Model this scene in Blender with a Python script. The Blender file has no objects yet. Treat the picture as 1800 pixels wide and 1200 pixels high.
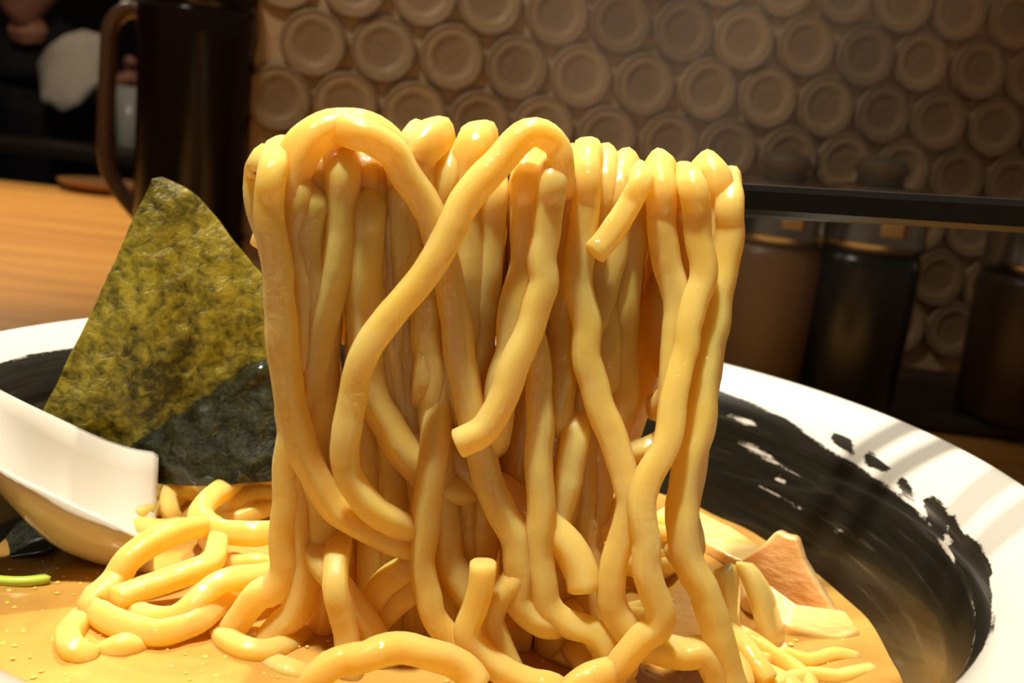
import bpy, math, random
from mathutils import Vector, Matrix, noise as mnoise

# ------------------------------------------------------------------ camera, light, exposure
S = bpy.context.scene
COL = S.collection
R = math.radians
CAM = Vector((.0082, -.1862, .1375)); PITCH = R(11.71); ROLL = R(6.5); FPX = 1750.0
FWD = Vector((0, math.cos(PITCH), -math.sin(PITCH)))
UP0 = Vector((0, math.sin(PITCH), math.cos(PITCH))); RT0 = Vector((1, 0, 0))
RT = RT0*math.cos(ROLL) + UP0*math.sin(ROLL)
UP = UP0*math.cos(ROLL) - RT0*math.sin(ROLL)
cam_data = bpy.data.cameras.new('camera'); cam = bpy.data.objects.new('camera', cam_data); COL.objects.link(cam)
cam.matrix_world = Matrix(((RT.x, UP.x, -FWD.x, CAM.x), (RT.y, UP.y, -FWD.y, CAM.y), (RT.z, UP.z, -FWD.z, CAM.z), (0, 0, 0, 1)))
cam_data.sensor_width = 36; cam_data.lens = FPX*36/1800; cam_data.clip_start = .01; cam_data.clip_end = 40
cam_data.dof.use_dof = True; cam_data.dof.focus_distance = .172; cam_data.dof.aperture_fstop = 24
S.camera = cam

S.view_settings.view_transform = 'Standard'; S.view_settings.look = 'None'
S.view_settings.gamma = 1; S.view_settings.use_curve_mapping = False
S.view_settings.exposure = 0.0
S.cycles.max_bounces = 16; S.cycles.diffuse_bounces = 9; S.cycles.transmission_bounces = 12; S.cycles.caustics_reflective = False
W = bpy.data.worlds.new('world'); S.world = W; W.use_nodes = True
W.node_tree.nodes['Background'].inputs[0].default_value = (1, .72, .45, 1)
W.node_tree.nodes['Background'].inputs[1].default_value = .09

def lamp(name, kind, loc, target, power, color, size=.05, spot=None, blend=.5):
    d = bpy.data.lights.new(name, kind); d.energy = power; d.color = color
    if kind == 'AREA': d.shape = 'DISK'; d.size = size
    else: d.shadow_soft_size = size
    if kind == 'SPOT': d.spot_size = spot; d.spot_blend = blend
    o = bpy.data.objects.new(name, d); COL.objects.link(o); o.location = loc
    o.rotation_euler = (Vector(target)-Vector(loc)).to_track_quat('-Z', 'Y').to_euler()
    return o
WARM = (1, .90, .72)
lamp('ceiling_spot_behind', 'SPOT', (-.12, .52, 1.12), (0, -.01, .09), 64, WARM, .022, R(26), .6)
lamp('ceiling_spot_above', 'SPOT', (-.20, -.21, 1.12), (0, -.03, .08), 92, WARM, .034, R(30), .6)
lamp('ceiling_spot_table', 'SPOT', (-.75, .75, 1.25), (-.55, .72, 0), 82, (1, .74, .44), .06, R(46), .8)
lamp('ceiling_spot_screen', 'SPOT', (-.34, .02, .80), (-.04, .46, .26), 14, (1, .87, .68), .06, R(44), 1)
lamp('person_fill', 'POINT', (-.85, 1.35, .75), (0, 0, 0), 8, (1, .82, .62), .08)  # dim point light added only to brighten the seated person

def ray(px, py): return RT*((px-900)/FPX) - UP*((py-600)/FPX) + FWD
def uy(px, py, Y):
    d = ray(px, py); return CAM + d*((Y-CAM.y)/d.y)
def uz(px, py, Z):
    d = ray(px, py); return CAM + d*((Z-CAM.z)/d.z)
def ud(px, py, D): return CAM + ray(px, py)*D

STEAM = 1.6
# ------------------------------------------------------------------ helpers
def mesh_obj(name, verts, faces, mat=None, parent=None, smooth=True):
    m = bpy.data.meshes.new(name); m.from_pydata([tuple(v) for v in verts], [], faces)
    if smooth: m.polygons.foreach_set('use_smooth', [True]*len(m.polygons))
    if mat: m.materials.append(mat)
    m.update()
    o = bpy.data.objects.new(name, m); COL.objects.link(o)
    if parent: o.parent = parent
    return o
def tag(o, label=None, cat=None, group=None, kind=None):
    if label: o['label'] = label
    if cat: o['category'] = cat
    if group: o['group'] = group
    if kind: o['kind'] = kind
    return o
def empty(name, loc=(0, 0, 0), rz=0):
    o = bpy.data.objects.new(name, None); COL.objects.link(o); o.location = loc; o.rotation_euler = (0, 0, rz)
    o.empty_display_size = .01
    return o
def smoothstep(a, b, x):
    t = max(0, min(1, (x-a)/(b-a))); return t*t*(3-2*t)
def spline(pts, step):
    """Catmull-Rom through tuples (any dimension), resampled at about `step` (first three dims)."""
    P = [list(pts[0])] + [list(p) for p in pts] + [list(pts[-1])]
    P[0] = [2*a-b for a, b in zip(P[1], P[2])]; P[-1] = [2*a-b for a, b in zip(P[-2], P[-3])]
    out = []
    for i in range(1, len(P)-2):
        p0, p1, p2, p3 = P[i-1:i+3]
        L = math.dist(p1[:3], p2[:3]); n = max(1, int(L/step+.5))
        for k in range(n):
            t = k/n
            out.append([.5*(2*b + (c-a)*t + (2*a-5*b+4*c-d)*t*t + (3*b-a-3*c+d)*t**3) for a, b, c, d in zip(p0, p1, p2, p3)])
    out.append(P[-2]); return out
def sweep(path, rad, n=12, sq=2.6, flat=1.0, twist=0.0, caps=True):
    """Tube with a rounded-square section along path (Vectors); rad per point."""
    N = len(path); V = []; F = []
    T = []
    for i in range(N):
        a = path[max(0, i-1)]; b = path[min(N-1, i+1)]; d = (b-a)
        T.append(d.normalized() if d.length > 1e-9 else Vector((0, 0, 1)))
    ref = Vector((0, -1, .2)) if abs(T[0].y) < .8 else Vector((1, 0, 0))
    u = (ref - T[0]*ref.dot(T[0])).normalized()
    for i in range(N):
        u = (u - T[i]*u.dot(T[i]))
        u = u.normalized() if u.length > 1e-6 else T[i].orthogonal().normalized()
        v = T[i].cross(u); tw = twist*i
        for k in range(n):
            a = 2*math.pi*k/n + tw; c, s = math.cos(a), math.sin(a)
            rr = rad[i]/((abs(math.cos(2*math.pi*k/n))**sq + abs(math.sin(2*math.pi*k/n))**sq)**(1/sq))
            V.append(path[i] + u*(c*rr*flat) + v*(s*rr))
    for i in range(N-1):
        for k in range(n):
            a = i*n+k; b = i*n+(k+1) % n
            F.append((a, b, b+n, a+n))
    if caps:
        for e, i in ((0, 0), (1, N-1)):
            base = len(V); c0 = i*n; sgn = -1 if e == 0 else 1
            # slightly domed cut end: an inner ring then a fan
            for k in range(n):
                V.append(path[i] + (V[c0+k]-path[i])*.80 + T[i]*(sgn*rad[i]*.16))
            V.append(path[i] + T[i]*(sgn*rad[i]*.22))
            for k in range(n):
                k2 = (k+1) % n
                q = (c0+k, c0+k2, base+k2, base+k); t3 = (base+k, base+k2, base+n)
                if e == 0: q = q[::-1]; t3 = t3[::-1]
                F.append(q); F.append(t3)
    return V, F
def lathe(prof, n=48, closed_top=False):
    V = []; F = []
    for (r, z) in prof:
        for k in range(n):
            a = 2*math.pi*k/n; V.append((r*math.cos(a), r*math.sin(a), z))
    m = len(prof)
    for i in range(m-1):
        for k in range(n):
            a = i*n+k; b = i*n+(k+1) % n
            F.append((a, b, b+n, a+n))
    return V, F
def box(cx, cy, cz, sx, sy, sz, bev=0):
    hx, hy, hz = sx/2, sy/2, sz/2
    V = []; F = []
    if bev <= 0:
        V = [(cx+a*hx, cy+b*hy, cz+c*hz) for c in (-1, 1) for b in (-1, 1) for a in (-1, 1)]
        F = [(0, 2, 3, 1), (4, 5, 7, 6), (0, 1, 5, 4), (2, 6, 7, 3), (0, 4, 6, 2), (1, 3, 7, 5)]
        return V, F
    rings = [(-hz, bev), (-hz+bev, 0), (hz-bev, 0), (hz, bev)]
    for z, ins in rings:
        x, y = hx-ins, hy-ins; b = bev
        for (px, py) in ((x-b, -y), (x, -y+b), (x, y-b), (x-b, y), (-x+b, y), (-x, y-b), (-x, -y+b), (-x+b, -y)):
            V.append((cx+px, cy+py, cz+z))
    for i in range(3):
        for k in range(8):
            a = i*8+k; b2 = i*8+(k+1) % 8
            F.append((a, b2, b2+8, a+8))
    F.append(tuple(range(7, -1, -1))); F.append(tuple(range(24, 32)))
    return V, F

# ------------------------------------------------------------------ materials
def mat(name, color=(.8, .8, .8), rough=.5, spec=.5, metal=0, sss=0, sss_r=(.003, .0015, .0005), coat=0, coat_r=.1, trans=0, ior=1.45):
    m = bpy.data.materials.new(name); m.use_nodes = True
    b = m.node_tree.nodes['Principled BSDF']
    b.inputs['Base Color'].default_value = (*color, 1); b.inputs['Roughness'].default_value = rough
    b.inputs['Specular IOR Level'].default_value = spec; b.inputs['Metallic'].default_value = metal
    b.inputs['IOR'].default_value = ior
    if sss:
        b.inputs['Subsurface Weight'].default_value = sss; b.inputs['Subsurface Radius'].default_value = sss_r
        b.inputs['Subsurface Scale'].default_value = 1
    if coat: b.inputs['Coat Weight'].default_value = coat; b.inputs['Coat Roughness'].default_value = coat_r
    if trans: b.inputs['Transmission Weight'].default_value = trans
    return m, m.node_tree, b
def N(t, kind, **kw):
    n = t.nodes.new(kind)
    for k, v in kw.items():
        if k in n.inputs: n.inputs[k].default_value = v
        else: setattr(n, k, v)
    return n
def ramp(t, fac, stops, interp='LINEAR'):
    n = t.nodes.new('ShaderNodeValToRGB'); n.color_ramp.interpolation = interp
    e = n.color_ramp.elements
    while len(e) < len(stops): e.new(.5)
    for el, (p, c) in zip(e, stops): el.position = p; el.color = (*c, 1) if len(c) == 3 else c
    t.links.new(fac, n.inputs[0]); return n.outputs[0]
def bump(t, b, scale, dist, strength=1, detail=3, vec=None, slot='Normal'):
    c = t.nodes.new('ShaderNodeTexCoord'); nz = N(t, 'ShaderNodeTexNoise', Scale=scale, Detail=detail)
    t.links.new(vec or c.outputs['Object'], nz.inputs['Vector'])
    bp = N(t, 'ShaderNodeBump', Strength=strength, Distance=dist)
    t.links.new(nz.outputs[0], bp.inputs['Height']); t.links.new(bp.outputs[0], b.inputs[slot])
    return bp

def noodle_material():
    m, t, b = mat('wheat_noodle', (.92, .66, .20), .55, .1, sss=1.0, sss_r=(.0034, .0027, .0013))
    out = t.nodes['Material Output']
    tc = t.nodes.new('ShaderNodeTexCoord'); nz = N(t, 'ShaderNodeTexNoise', Scale=95, Detail=3)
    t.links.new(tc.outputs['Object'], nz.inputs['Vector'])
    c = ramp(t, nz.outputs[0], [(.3, (.955, .71, .18)), (.7, (.97, .78, .28))])
    t.links.new(c, b.inputs['Base Color'])
    bump(t, b, 300, .0004, .4, 3)
    tl = N(t, 'ShaderNodeBsdfTranslucent'); tl.inputs['Color'].default_value = (.99, .715, .055, 1)
    ms = N(t, 'ShaderNodeMixShader'); ms.inputs[0].default_value = .44
    t.links.new(b.outputs[0], ms.inputs[1]); t.links.new(tl.outputs[0], ms.inputs[2])
    # wet film: a thin glossy layer broken up by fine ripples
    gl = N(t, 'ShaderNodeBsdfGlossy', Roughness=.055); bump(t, gl, 1250, .0003, .95, 2)
    m2 = t.nodes.new('ShaderNodeMixShader'); m2.inputs[0].default_value = .065
    t.links.new(ms.outputs[0], m2.inputs[1]); t.links.new(gl.outputs[0], m2.inputs[2])
    t.links.new(m2.outputs[0], out.inputs['Surface'])
    return m
M_NOODLE = noodle_material()

# ------------------------------------------------------------------ setting: counter, room
def wood_material():
    m, t, b = mat('counter_wood', (.7, .4, .13), .35, .45)
    tc = t.nodes.new('ShaderNodeTexCoord'); mp = N(t, 'ShaderNodeMapping'); mp.inputs['Scale'].default_value = (1.2, 14, 5)
    t.links.new(tc.outputs['Object'], mp.inputs['Vector'])
    nz = N(t, 'ShaderNodeTexNoise', Scale=3, Detail=6, Distortion=.6); t.links.new(mp.outputs[0], nz.inputs['Vector'])
    t.links.new(ramp(t, nz.outputs[0], [(.3, (.56, .27, .065)), (.6, (.76, .41, .11)), (.8, (.66, .34, .085))]), b.inputs['Base Color'])
    return m
M_WOOD = wood_material()
M_DARKWALL = mat('dark_wall', (.012, .009, .007), .7)[0]
M_FLOOR = mat('dark_floor', (.03, .02, .014), .5)[0]

V, F = box(0, .30, -.02, 3.0, 1.72, .04, .004)
counter = tag(mesh_obj('counter', V, F, M_WOOD, smooth=False), 'orange wooden counter under the white ramen bowl', 'counter')
for sx in (-1.3, 1.3):
    V, F = box(sx, .3, -.395, .08, 1.2, .71, .004); mesh_obj('leg', V, F, M_DARKWALL, counter, False)
V, F = box(0, 1.6, -.78, 7, 6.4, .06); o = mesh_obj('floor', V, F, M_FLOOR, smooth=False); o['kind'] = 'structure'
V, F = box(0, 4.65, .6, 7, .1, 2.7); o = mesh_obj('wall_back', V, F, M_DARKWALL, smooth=False); o['kind'] = 'structure'
V, F = box(-3.45, 1.6, .6, .1, 6.0, 2.7); o = mesh_obj('wall_left', V, F, M_DARKWALL, smooth=False); o['kind'] = 'structure'

# ------------------------------------------------------------------ screen of round discs
pL = uy(446, 190, .425); pR = uy(1790, 208, .515)
SCR_X0, SCR_Y0 = pL.x, pL.y
SCR_A = math.atan2(pR.y-pL.y, pR.x-pL.x)
screen = empty('partition_screen', (SCR_X0, SCR_Y0, 0), SCR_A)
tag(screen, 'upright partition screen faced with rows of round brown discs behind the noodles', 'partition')
m_mortar, t, b = mat('screen_mortar', (.46, .33, .20), .8, .2); bump(t, b, 60, .003, .6)
V, F = box(.42, .0125, .20, .86, .03, .40, .003); mesh_obj('panel', V, F, m_mortar, screen, False)
m_disc, t, b = mat('disc_clay', (.3, .2, .11), .45, .35)
oi = t.nodes.new('ShaderNodeObjectInfo'); tc = t.nodes.new('ShaderNodeTexCoord')
ln = t.nodes.new('ShaderNodeVectorMath'); ln.operation = 'LENGTH'
sep = t.nodes.new('ShaderNodeSeparateXYZ'); cmb = t.nodes.new('ShaderNodeCombineXYZ')
t.links.new(tc.outputs['Object'], sep.inputs[0]); t.links.new(sep.outputs[0], cmb.inputs[0]); t.links.new(sep.outputs[2], cmb.inputs[1])
t.links.new(cmb.outputs[0], ln.inputs[0])
mr = N(t, 'ShaderNodeMapRange'); mr.inputs['From Max'].default_value = .0200; t.links.new(ln.outputs['Value'], mr.inputs[0])
ring = ramp(t, mr.outputs[0], [(0, (.25, .165, .09)), (.50, (.28, .19, .105)), (.62, (.34, .24, .14)), (.80, (.36, .255, .15)), (.87, (.25, .165, .09)), (1, (.26, .17, .095))])
tint = ramp(t, oi.outputs['Random'], [(0, (.62, .57, .53)), (.2, (.85, .83, .81)), (1, (1.06, 1.04, 1.0))])
mx = N(t, 'ShaderNodeMix', data_type='RGBA', blend_type='MULTIPLY'); mx.inputs[0].default_value = 1
t.links.new(ring, mx.inputs[6]); t.links.new(tint, mx.inputs[7]); t.links.new(mx.outputs[2], b.inputs['Base Color'])
bump(t, b, 260, .0015, .5, 1)
prof = [(.0004, -.0052), (.0085, -.0052), (.0115, -.0056), (.0125, -.0064), (.0155, -.0068), (.0168, -.0062), (.0176, -.0070), (.0190, -.0070), (.0198, -.006), (.0198, .006)]
V, F = lathe(prof, 28); V = [(x, z, y) for x, y, z in V]; F = [f[::-1] for f in F]
F.append(tuple(range(28)))
disc_me = None
rnd = random.Random(4)
cs, sn = math.cos(SCR_A), math.sin(SCR_A)
ref = uy(555, 75, .43); SP = .0408
# lattice anchored so that a disc stands where the photograph shows one
u0 = (ref.x-SCR_X0)*cs + (ref.y-SCR_Y0)*sn; z0 = ref.z
DR = SP*.855
nd = 0
for row in range(-6, 4):
    z = z0 + row*DR
    if z < .022 or z > .375: continue
    off = 0 if row % 2 == 0 else SP*.5
    for c in range(-2, 22):
        u = u0 + c*SP + off - SP*.5*(0 if row % 2 == 0 else 1)*0
        if u < .012 or u > .83: continue
        if disc_me is None:
            o = mesh_obj('disc', V, F, m_disc, screen); disc_me = o.data
        else:
            o = bpy.data.objects.new('disc', disc_me); COL.objects.link(o); o.parent = screen
        o.location = (u+rnd.uniform(-.0009, .0009), -.001+rnd.uniform(-.0015, .001), z+rnd.uniform(-.0009, .0009))
        o.rotation_euler = (rnd.uniform(-.05, .05), rnd.uniform(0, 6.28), rnd.uniform(-.05, .05)); nd += 1

# ------------------------------------------------------------------ condiment jars on a board
def glossy(name, color, rough=.2, **k): return mat(name, color, rough, .5, **k)[0]
M_BLACK = glossy('black_glaze', (.006, .005, .004), .25)
M_BROWN = glossy('brown_glaze', (.15, .092, .042), .4)
M_STEEL = mat('steel_lid', (.35, .31, .27), .22, .5, metal=1)[0]
M_KNOB = glossy('dark_knob', (.10, .07, .045), .6)
M_STRIP = mat('pale_strip', (.40, .34, .25), .6)[0]; M_STRIP_RED = mat('red_strip', (.20, .05, .04), .6)[0]
M_BROWN2 = glossy('dark_brown_glaze', (.035, .02, .011), .35)
M_BOARD = glossy('dark_board', (.03, .022, .014), .45)
tr0 = uz(1560, 735, 0)
V, F = box(tr0.x+.07, tr0.y+.045, .006, .44, .14, .010, .003); tag(mesh_obj('jar_board', V, F, M_BOARD, smooth=False), 'dark flat tray under the condiment jars', 'board')  # flat dark board laid on the counter, darkening it around the jars
def jar(px, D, wpx, ztop, zlid, body, label, lab=None):
    p = ud(px, 560, D); r = wpx*D/FPX/2
    e = empty('condiment_jar', (p.x, p.y, .0112)); tag(e, label, 'jar', 'condiment jars by the screen')
    z1 = zlid-.0112; z2 = ztop-.0112
    V, F = lathe([(.0005, 0), (r*.90, 0), (r*.95, .004), (r, z1*.5), (r*1.01, z1*.9), (r*.96, z1), (.0005, z1)], 40); mesh_obj('body', V, F, body, e)
    V, F = lathe([(r*.96, z1), (r*1.03, z1+.001), (r*1.03, z1+.006), (r*.99, z1+.008), (r*.99, z2-.006), (r*.93, z2-.001), (r*.5, z2+.002), (.0005, z2+.003)], 40); mesh_obj('lid', V, F, M_STEEL, e)
    if lab:  # pale upright strip with a narrow red edge on the lid wall
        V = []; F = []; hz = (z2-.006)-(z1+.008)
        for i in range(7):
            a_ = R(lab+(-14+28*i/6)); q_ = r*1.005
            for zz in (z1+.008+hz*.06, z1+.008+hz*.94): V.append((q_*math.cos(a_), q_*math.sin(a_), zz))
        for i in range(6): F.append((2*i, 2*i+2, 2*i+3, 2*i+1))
        o = mesh_obj('label', V, F, M_STRIP, e); o.data.materials.append(M_STRIP_RED); o.data.polygons[5].material_index = 1
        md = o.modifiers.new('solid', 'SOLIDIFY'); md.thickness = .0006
    V, F = lathe([(r*.45, z2+.0005), (r*.42, z2+.006), (r*.52, z2+.010), (r*.40, z2+.015), (.0005, z2+.017)], 28); mesh_obj('knob', V, F, M_KNOB, e)
    return e
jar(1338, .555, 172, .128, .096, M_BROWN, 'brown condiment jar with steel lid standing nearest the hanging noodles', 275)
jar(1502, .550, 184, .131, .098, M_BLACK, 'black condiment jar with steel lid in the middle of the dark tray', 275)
jar(1808, .560, 190, .125, .094, M_BROWN2, 'condiment jar at the right end of the dark tray, cut by the frame')

# ------------------------------------------------------------------ dark pitcher
M_PITCH = mat('smoked_plastic', (.010, .005, .004), .16, .35)[0]
M_HANDLE = mat('smoked_handle', (.13, .075, .045), .3, .5)[0]
pp = ud(338, 300, .60)
pit = tag(empty('pitcher', (pp.x, pp.y, .0)), 'tall dark brown water pitcher with a loop handle beside the screen', 'pitcher')
rp = .0325
V, F = lathe([(.0005, 0), (rp*.92, 0), (rp*.97, .003), (rp, .03), (rp*1.02, .165), (rp*1.06, .172), (rp*1.06, .185), (rp*1.02, .188), (rp*.98, .185), (rp*.95, .17), (rp*.93, .02), (.0005, .012)], 48)
mesh_obj('body', V, F, M_PITCH, pit)
V, F = lathe([(rp*.97, .186), (rp*1.03, .1885), (rp*1.03, .199), (rp*.9, .204), (rp*.4, .206), (.0005, .206)], 48); mesh_obj('lid', V, F, M_PITCH, pit)
hp = [uy(a, bb, pp.y) for a, bb in ((262, 22), (225, 18), (196, 45), (190, 110), (187, 190), (186, 265), (198, 315), (222, 350), (252, 385))]
path = [Vector(q[:3]) - Vector((pp.x, pp.y, 0)) for q in spline([tuple(q) for q in hp], .003)]
V, F = sweep(path, [.0044]*len(path), 14, 2.3, 1.3); mesh_obj('handle', V, F, M_HANDLE, pit)

# low wooden dish at the far edge of the counter
dp = uz(190, 338, 0)
e = tag(empty('round_dish', (dp.x, dp.y, .001)), 'low brown round dish near the far edge of the counter behind the pitcher', 'dish')
V, F = lathe([(.0005, 0), (.045, 0), (.062, .010), (.064, .013), (.061, .013), (.044, .004), (.0005, .004)], 40)
mesh_obj('plate', V, F, mat('dish_wood', (.33, .16, .05), .4)[0], e)

# ------------------------------------------------------------------ person behind, seated, dark
def skin_body(name, joints, edges, material, parent=None, sub=2, root=0):
    me = bpy.data.meshes.new(name); me.from_pydata([tuple(j[0]) for j in joints], edges, [])
    o = bpy.data.objects.new(name, me); COL.objects.link(o)
    o.modifiers.new('skin', 'SKIN'); s = o.modifiers.new('sub', 'SUBSURF'); s.levels = sub; s.render_levels = sub
    for v, j in zip(me.skin_vertices[0].data, joints):
        r = j[1]; v.radius = (r, r) if not isinstance(r, tuple) else r
        v.use_root = False
    me.skin_vertices[0].data[root].use_root = True
    me.materials.append(material)
    if parent: o.parent = parent
    return o
M_SKIN = mat('skin', (.55, .27, .19), .5, .4, sss=.3, sss_r=(.01, .004, .002))[0]
M_SHIRT = mat('white_shirt', (.80, .76, .66), .8)[0]
M_NAVY = mat('navy_jacket', (.010, .011, .020), .75)[0]
M_HAIR = mat('black_hair', (.006, .005, .004), .5)[0]
PD = 2.55
def pw(px, py, D=PD): return ud(px, py, D)
chest = pw(70, 150); prs = empty('person', (chest.x-.05, chest.y+.1, -.75))
tag(prs, 'person in dark jacket and white shirt seated in the dark beyond the counter', 'person')
O = Vector((chest.x-.05, chest.y+.1, -.75))
def rel(p): return Vector(p)-O
bx, by = chest.x-.06, chest.y+.08
hand_p = pw(228, 140, 2.40)
J = [((bx-.02, by+.12, -.28), .13), ((bx-.01, by+.08, -.05), .135), ((bx, by+.03, .14), .145), ((bx, by+.02, .24), .075), ((bx+.005, by-.0, .30), .052), ((bx+.01, by-.02, .345), .055),
     ((bx-.17, by+.02, .19), .062), ((bx-.24, by-.04, .06), .046), ((bx-.10, by-.20, .06), .036), ((bx-.02, by-.22, .065), .03),
     ((bx+.17, by+.02, .17), .062), ((bx+.22, by-.06, .05), .046), tuple([tuple(hand_p + Vector((-.06, .01, -.05))), .034]), (tuple(hand_p), .03),
     ((bx-.10, by+.05, -.30), .085), ((bx-.12, by-.20, -.29), .065), ((bx-.12, by-.14, -.70), .042),
     ((bx+.10, by+.05, -.30), .085), ((bx+.13, by-.20, -.29), .065), ((bx+.13, by-.14, -.70), .042)]
J = [(rel(p), r) for p, r in J]
E_ = [(0, 1), (1, 2), (2, 3), (3, 4), (4, 5), (3, 6), (6, 7), (7, 8), (8, 9), (3, 10), (10, 11), (11, 12), (12, 13), (0, 14), (14, 15), (15, 16), (0, 17), (17, 18), (18, 19)]
skin_body('body', J, E_, M_NAVY, prs, 2)
# head: one lofted surface with brow, nose, lips, chin; neck inside the collar
def head(center, h, mtl, parent):
    V = []; F = []; nr, nc = 22, 28
    for i in range(nr+1):
        tt = i/nr; z = h*(tt-.5)
        w = h*.36*math.sin(math.pi*min(1, max(0, .06+tt*.90)))**.55
        if tt < .3: w *= .62+.38*tt/.3
        for k in range(nc):
            a = 2*math.pi*k/nc; x = math.cos(a)*w*.92; y = math.sin(a)*w*1.12
            if math.sin(a) < 0:
                f = max(0, -math.sin(a))**6
                y -= f*h*.10*math.exp(-((tt-.42)/.07)**2)      # nose
                y -= f*h*.03*math.exp(-((tt-.27)/.03)**2)      # lips
                y -= f*h*.035*math.exp(-((tt-.12)/.06)**2)     # chin
                e2 = max(0, math.cos(a-R(270-22)))**30+max(0, math.cos(a-R(270+22)))**30
                y += e2*h*.03*math.exp(-((tt-.52)/.05)**2)     # eye sockets
            V.append(Vector((x, y, z))+center)
    for i in range(nr):
        for k in range(nc):
            a = i*nc+k; b2 = i*nc+(k+1) % nc; F.append((a, b2, b2+nc, a+nc))
    F.append(tuple(range(nc-1, -1, -1))); F.append(tuple(range(nr*nc, nr*nc+nc)))
    return mesh_obj('head', V, F, mtl, parent)
hc = pw(40, -42, PD-.10); hc = rel(hc)
hd = head(hc, .235, M_SKIN, prs)
skin_body('neck', [(hc+Vector((0, .02, -.08)), .055), (hc+Vector((0, .04, -.17)), .058)], [(0, 1)], M_SKIN, prs, 1)
V, F = lathe([(.092, -.02), (.098, .03), (.085, .09), (.05, .122), (.0005, .13)], 24)
hair = mesh_obj('hair', [Vector(v)*1.0+hc+Vector((0, .025, .0)) for v in V], F, M_HAIR, prs)
for sx in (-1, 1):
    V, F = sweep([hc+Vector((sx*.078, .005, .02)), hc+Vector((sx*.088, .012, .0)), hc+Vector((sx*.080, .008, -.035))], [.012, .014, .009], 10, 2); mesh_obj('ear', V, F, M_SKIN, prs)
    V, F = lathe([(.0005, -.011), (.008, -.008), (.011, 0), (.008, .008), (.0005, .011)], 12); mesh_obj('eye', [Vector(v)+hc+Vector((sx*.032, -.083, .005)) for v in V], F, M_HAIR, prs)
# shirt front between the lapels: a creased padded panel over the chest
top = [(66, 112), (84, 82), (112, 62), (146, 52), (176, 60), (205, 80)]
bot = [(74, 178), (92, 186), (110, 196), (140, 182), (172, 152), (205, 128)]
V = []; F = []; nu, nv = 5, 6
for dpt in (0, .07):
    for j in range(nv+1):
        for i in range(nu+1):
            f = j/nv; px = top[i][0]*(1-f)+bot[i][0]*f; py = top[i][1]*(1-f)+bot[i][1]*f
            D = PD-.15+.05*abs(i/nu-.5)*2+.022*math.sin(i*2.3+j*.9)+dpt
            V.append(rel(pw(px, py, D)))
w_ = nu+1; m_ = w_*(nv+1)
for j in range(nv):
    for i in range(nu):
        q = j*w_+i; F.append((q, q+w_, q+w_+1, q+1)); F.append((q+m_, q+1+m_, q+w_+1+m_, q+w_+m_))
loop = list(range(w_))+[w_*(j+1)+nu for j in range(nv)]+[nv*w_+i for i in range(nu-1, -1, -1)]+[w_*j for j in range(nv-1, 0, -1)]
for i in range(len(loop)):
    q, q2 = loop[i], loop[(i+1) % len(loop)]; F.append((q, q2, q2+m_, q+m_))
o = mesh_obj('shirt', V, F, M_SHIRT, prs)
# hand: palm with five fingers curled round a glass
hr = rel(hand_p)
skin_body('hand', [(hr+Vector((-.03, .01, -.02)), .027), (hr, (.040, .022)), (hr+Vector((.035, -.01, .012)), (.038, .018))], [(0, 1), (1, 2)], M_SKIN, prs, 2)
for i in range(5):
    zf = .034-.019*i
    if i < 4:
        c = [hr+Vector((.03, -.012, zf)), hr+Vector((.055, -.03, zf+.002)), hr+Vector((.062+.004*(i == 1), -.058, zf)), hr+Vector((.045, -.07, zf-.003))]
    else:
        c = [hr+Vector((-.0, -.012, .03)), hr+Vector((.012, -.04, .045)), hr+Vector((.03, -.06, .042))]
    path = [Vector(q[:3]) for q in spline([tuple(q) for q in c], .006)]
    V, F = sweep(path, [.0095-.002*k/len(path) for k in range(len(path))], 10, 2); mesh_obj('finger', V, F, M_SKIN, prs)
gp = pw(229, 200, 2.28); gbase = pw(229, 262, 2.28)
e = tag(empty('drinking_glass', (gp.x, gp.y, gbase.z)), 'pale drinking glass by the hand of the person in the dark jacket', 'glass')
hg = max(.06, gp.z-gbase.z+.06)
V, F = lathe([(.0005, 0), (.026, 0), (.028, .004), (.032, hg), (.030, hg), (.026, .008), (.0005, .007)], 28)
mesh_obj('tumbler', V, F, mat('milky_glass', (.42, .45, .42), .2)[0], e)
# far table carrying the glass
V, F = box(gp.x-.1, gp.y-.07, gbase.z-.016, .8, .24, .03, .004)
ft = tag(mesh_obj('far_table', V, F, mat('far_table_top', (.02, .014, .01), .5)[0], smooth=False), 'dark table in front of the seated person in the dark jacket', 'table')
V, F = box(gp.x-.1, gp.y-.07, (gbase.z-.03-.75)/2, .07, .07, gbase.z-.03+.75, .004); mesh_obj('leg', V, F, M_DARKWALL, ft, False)

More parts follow.
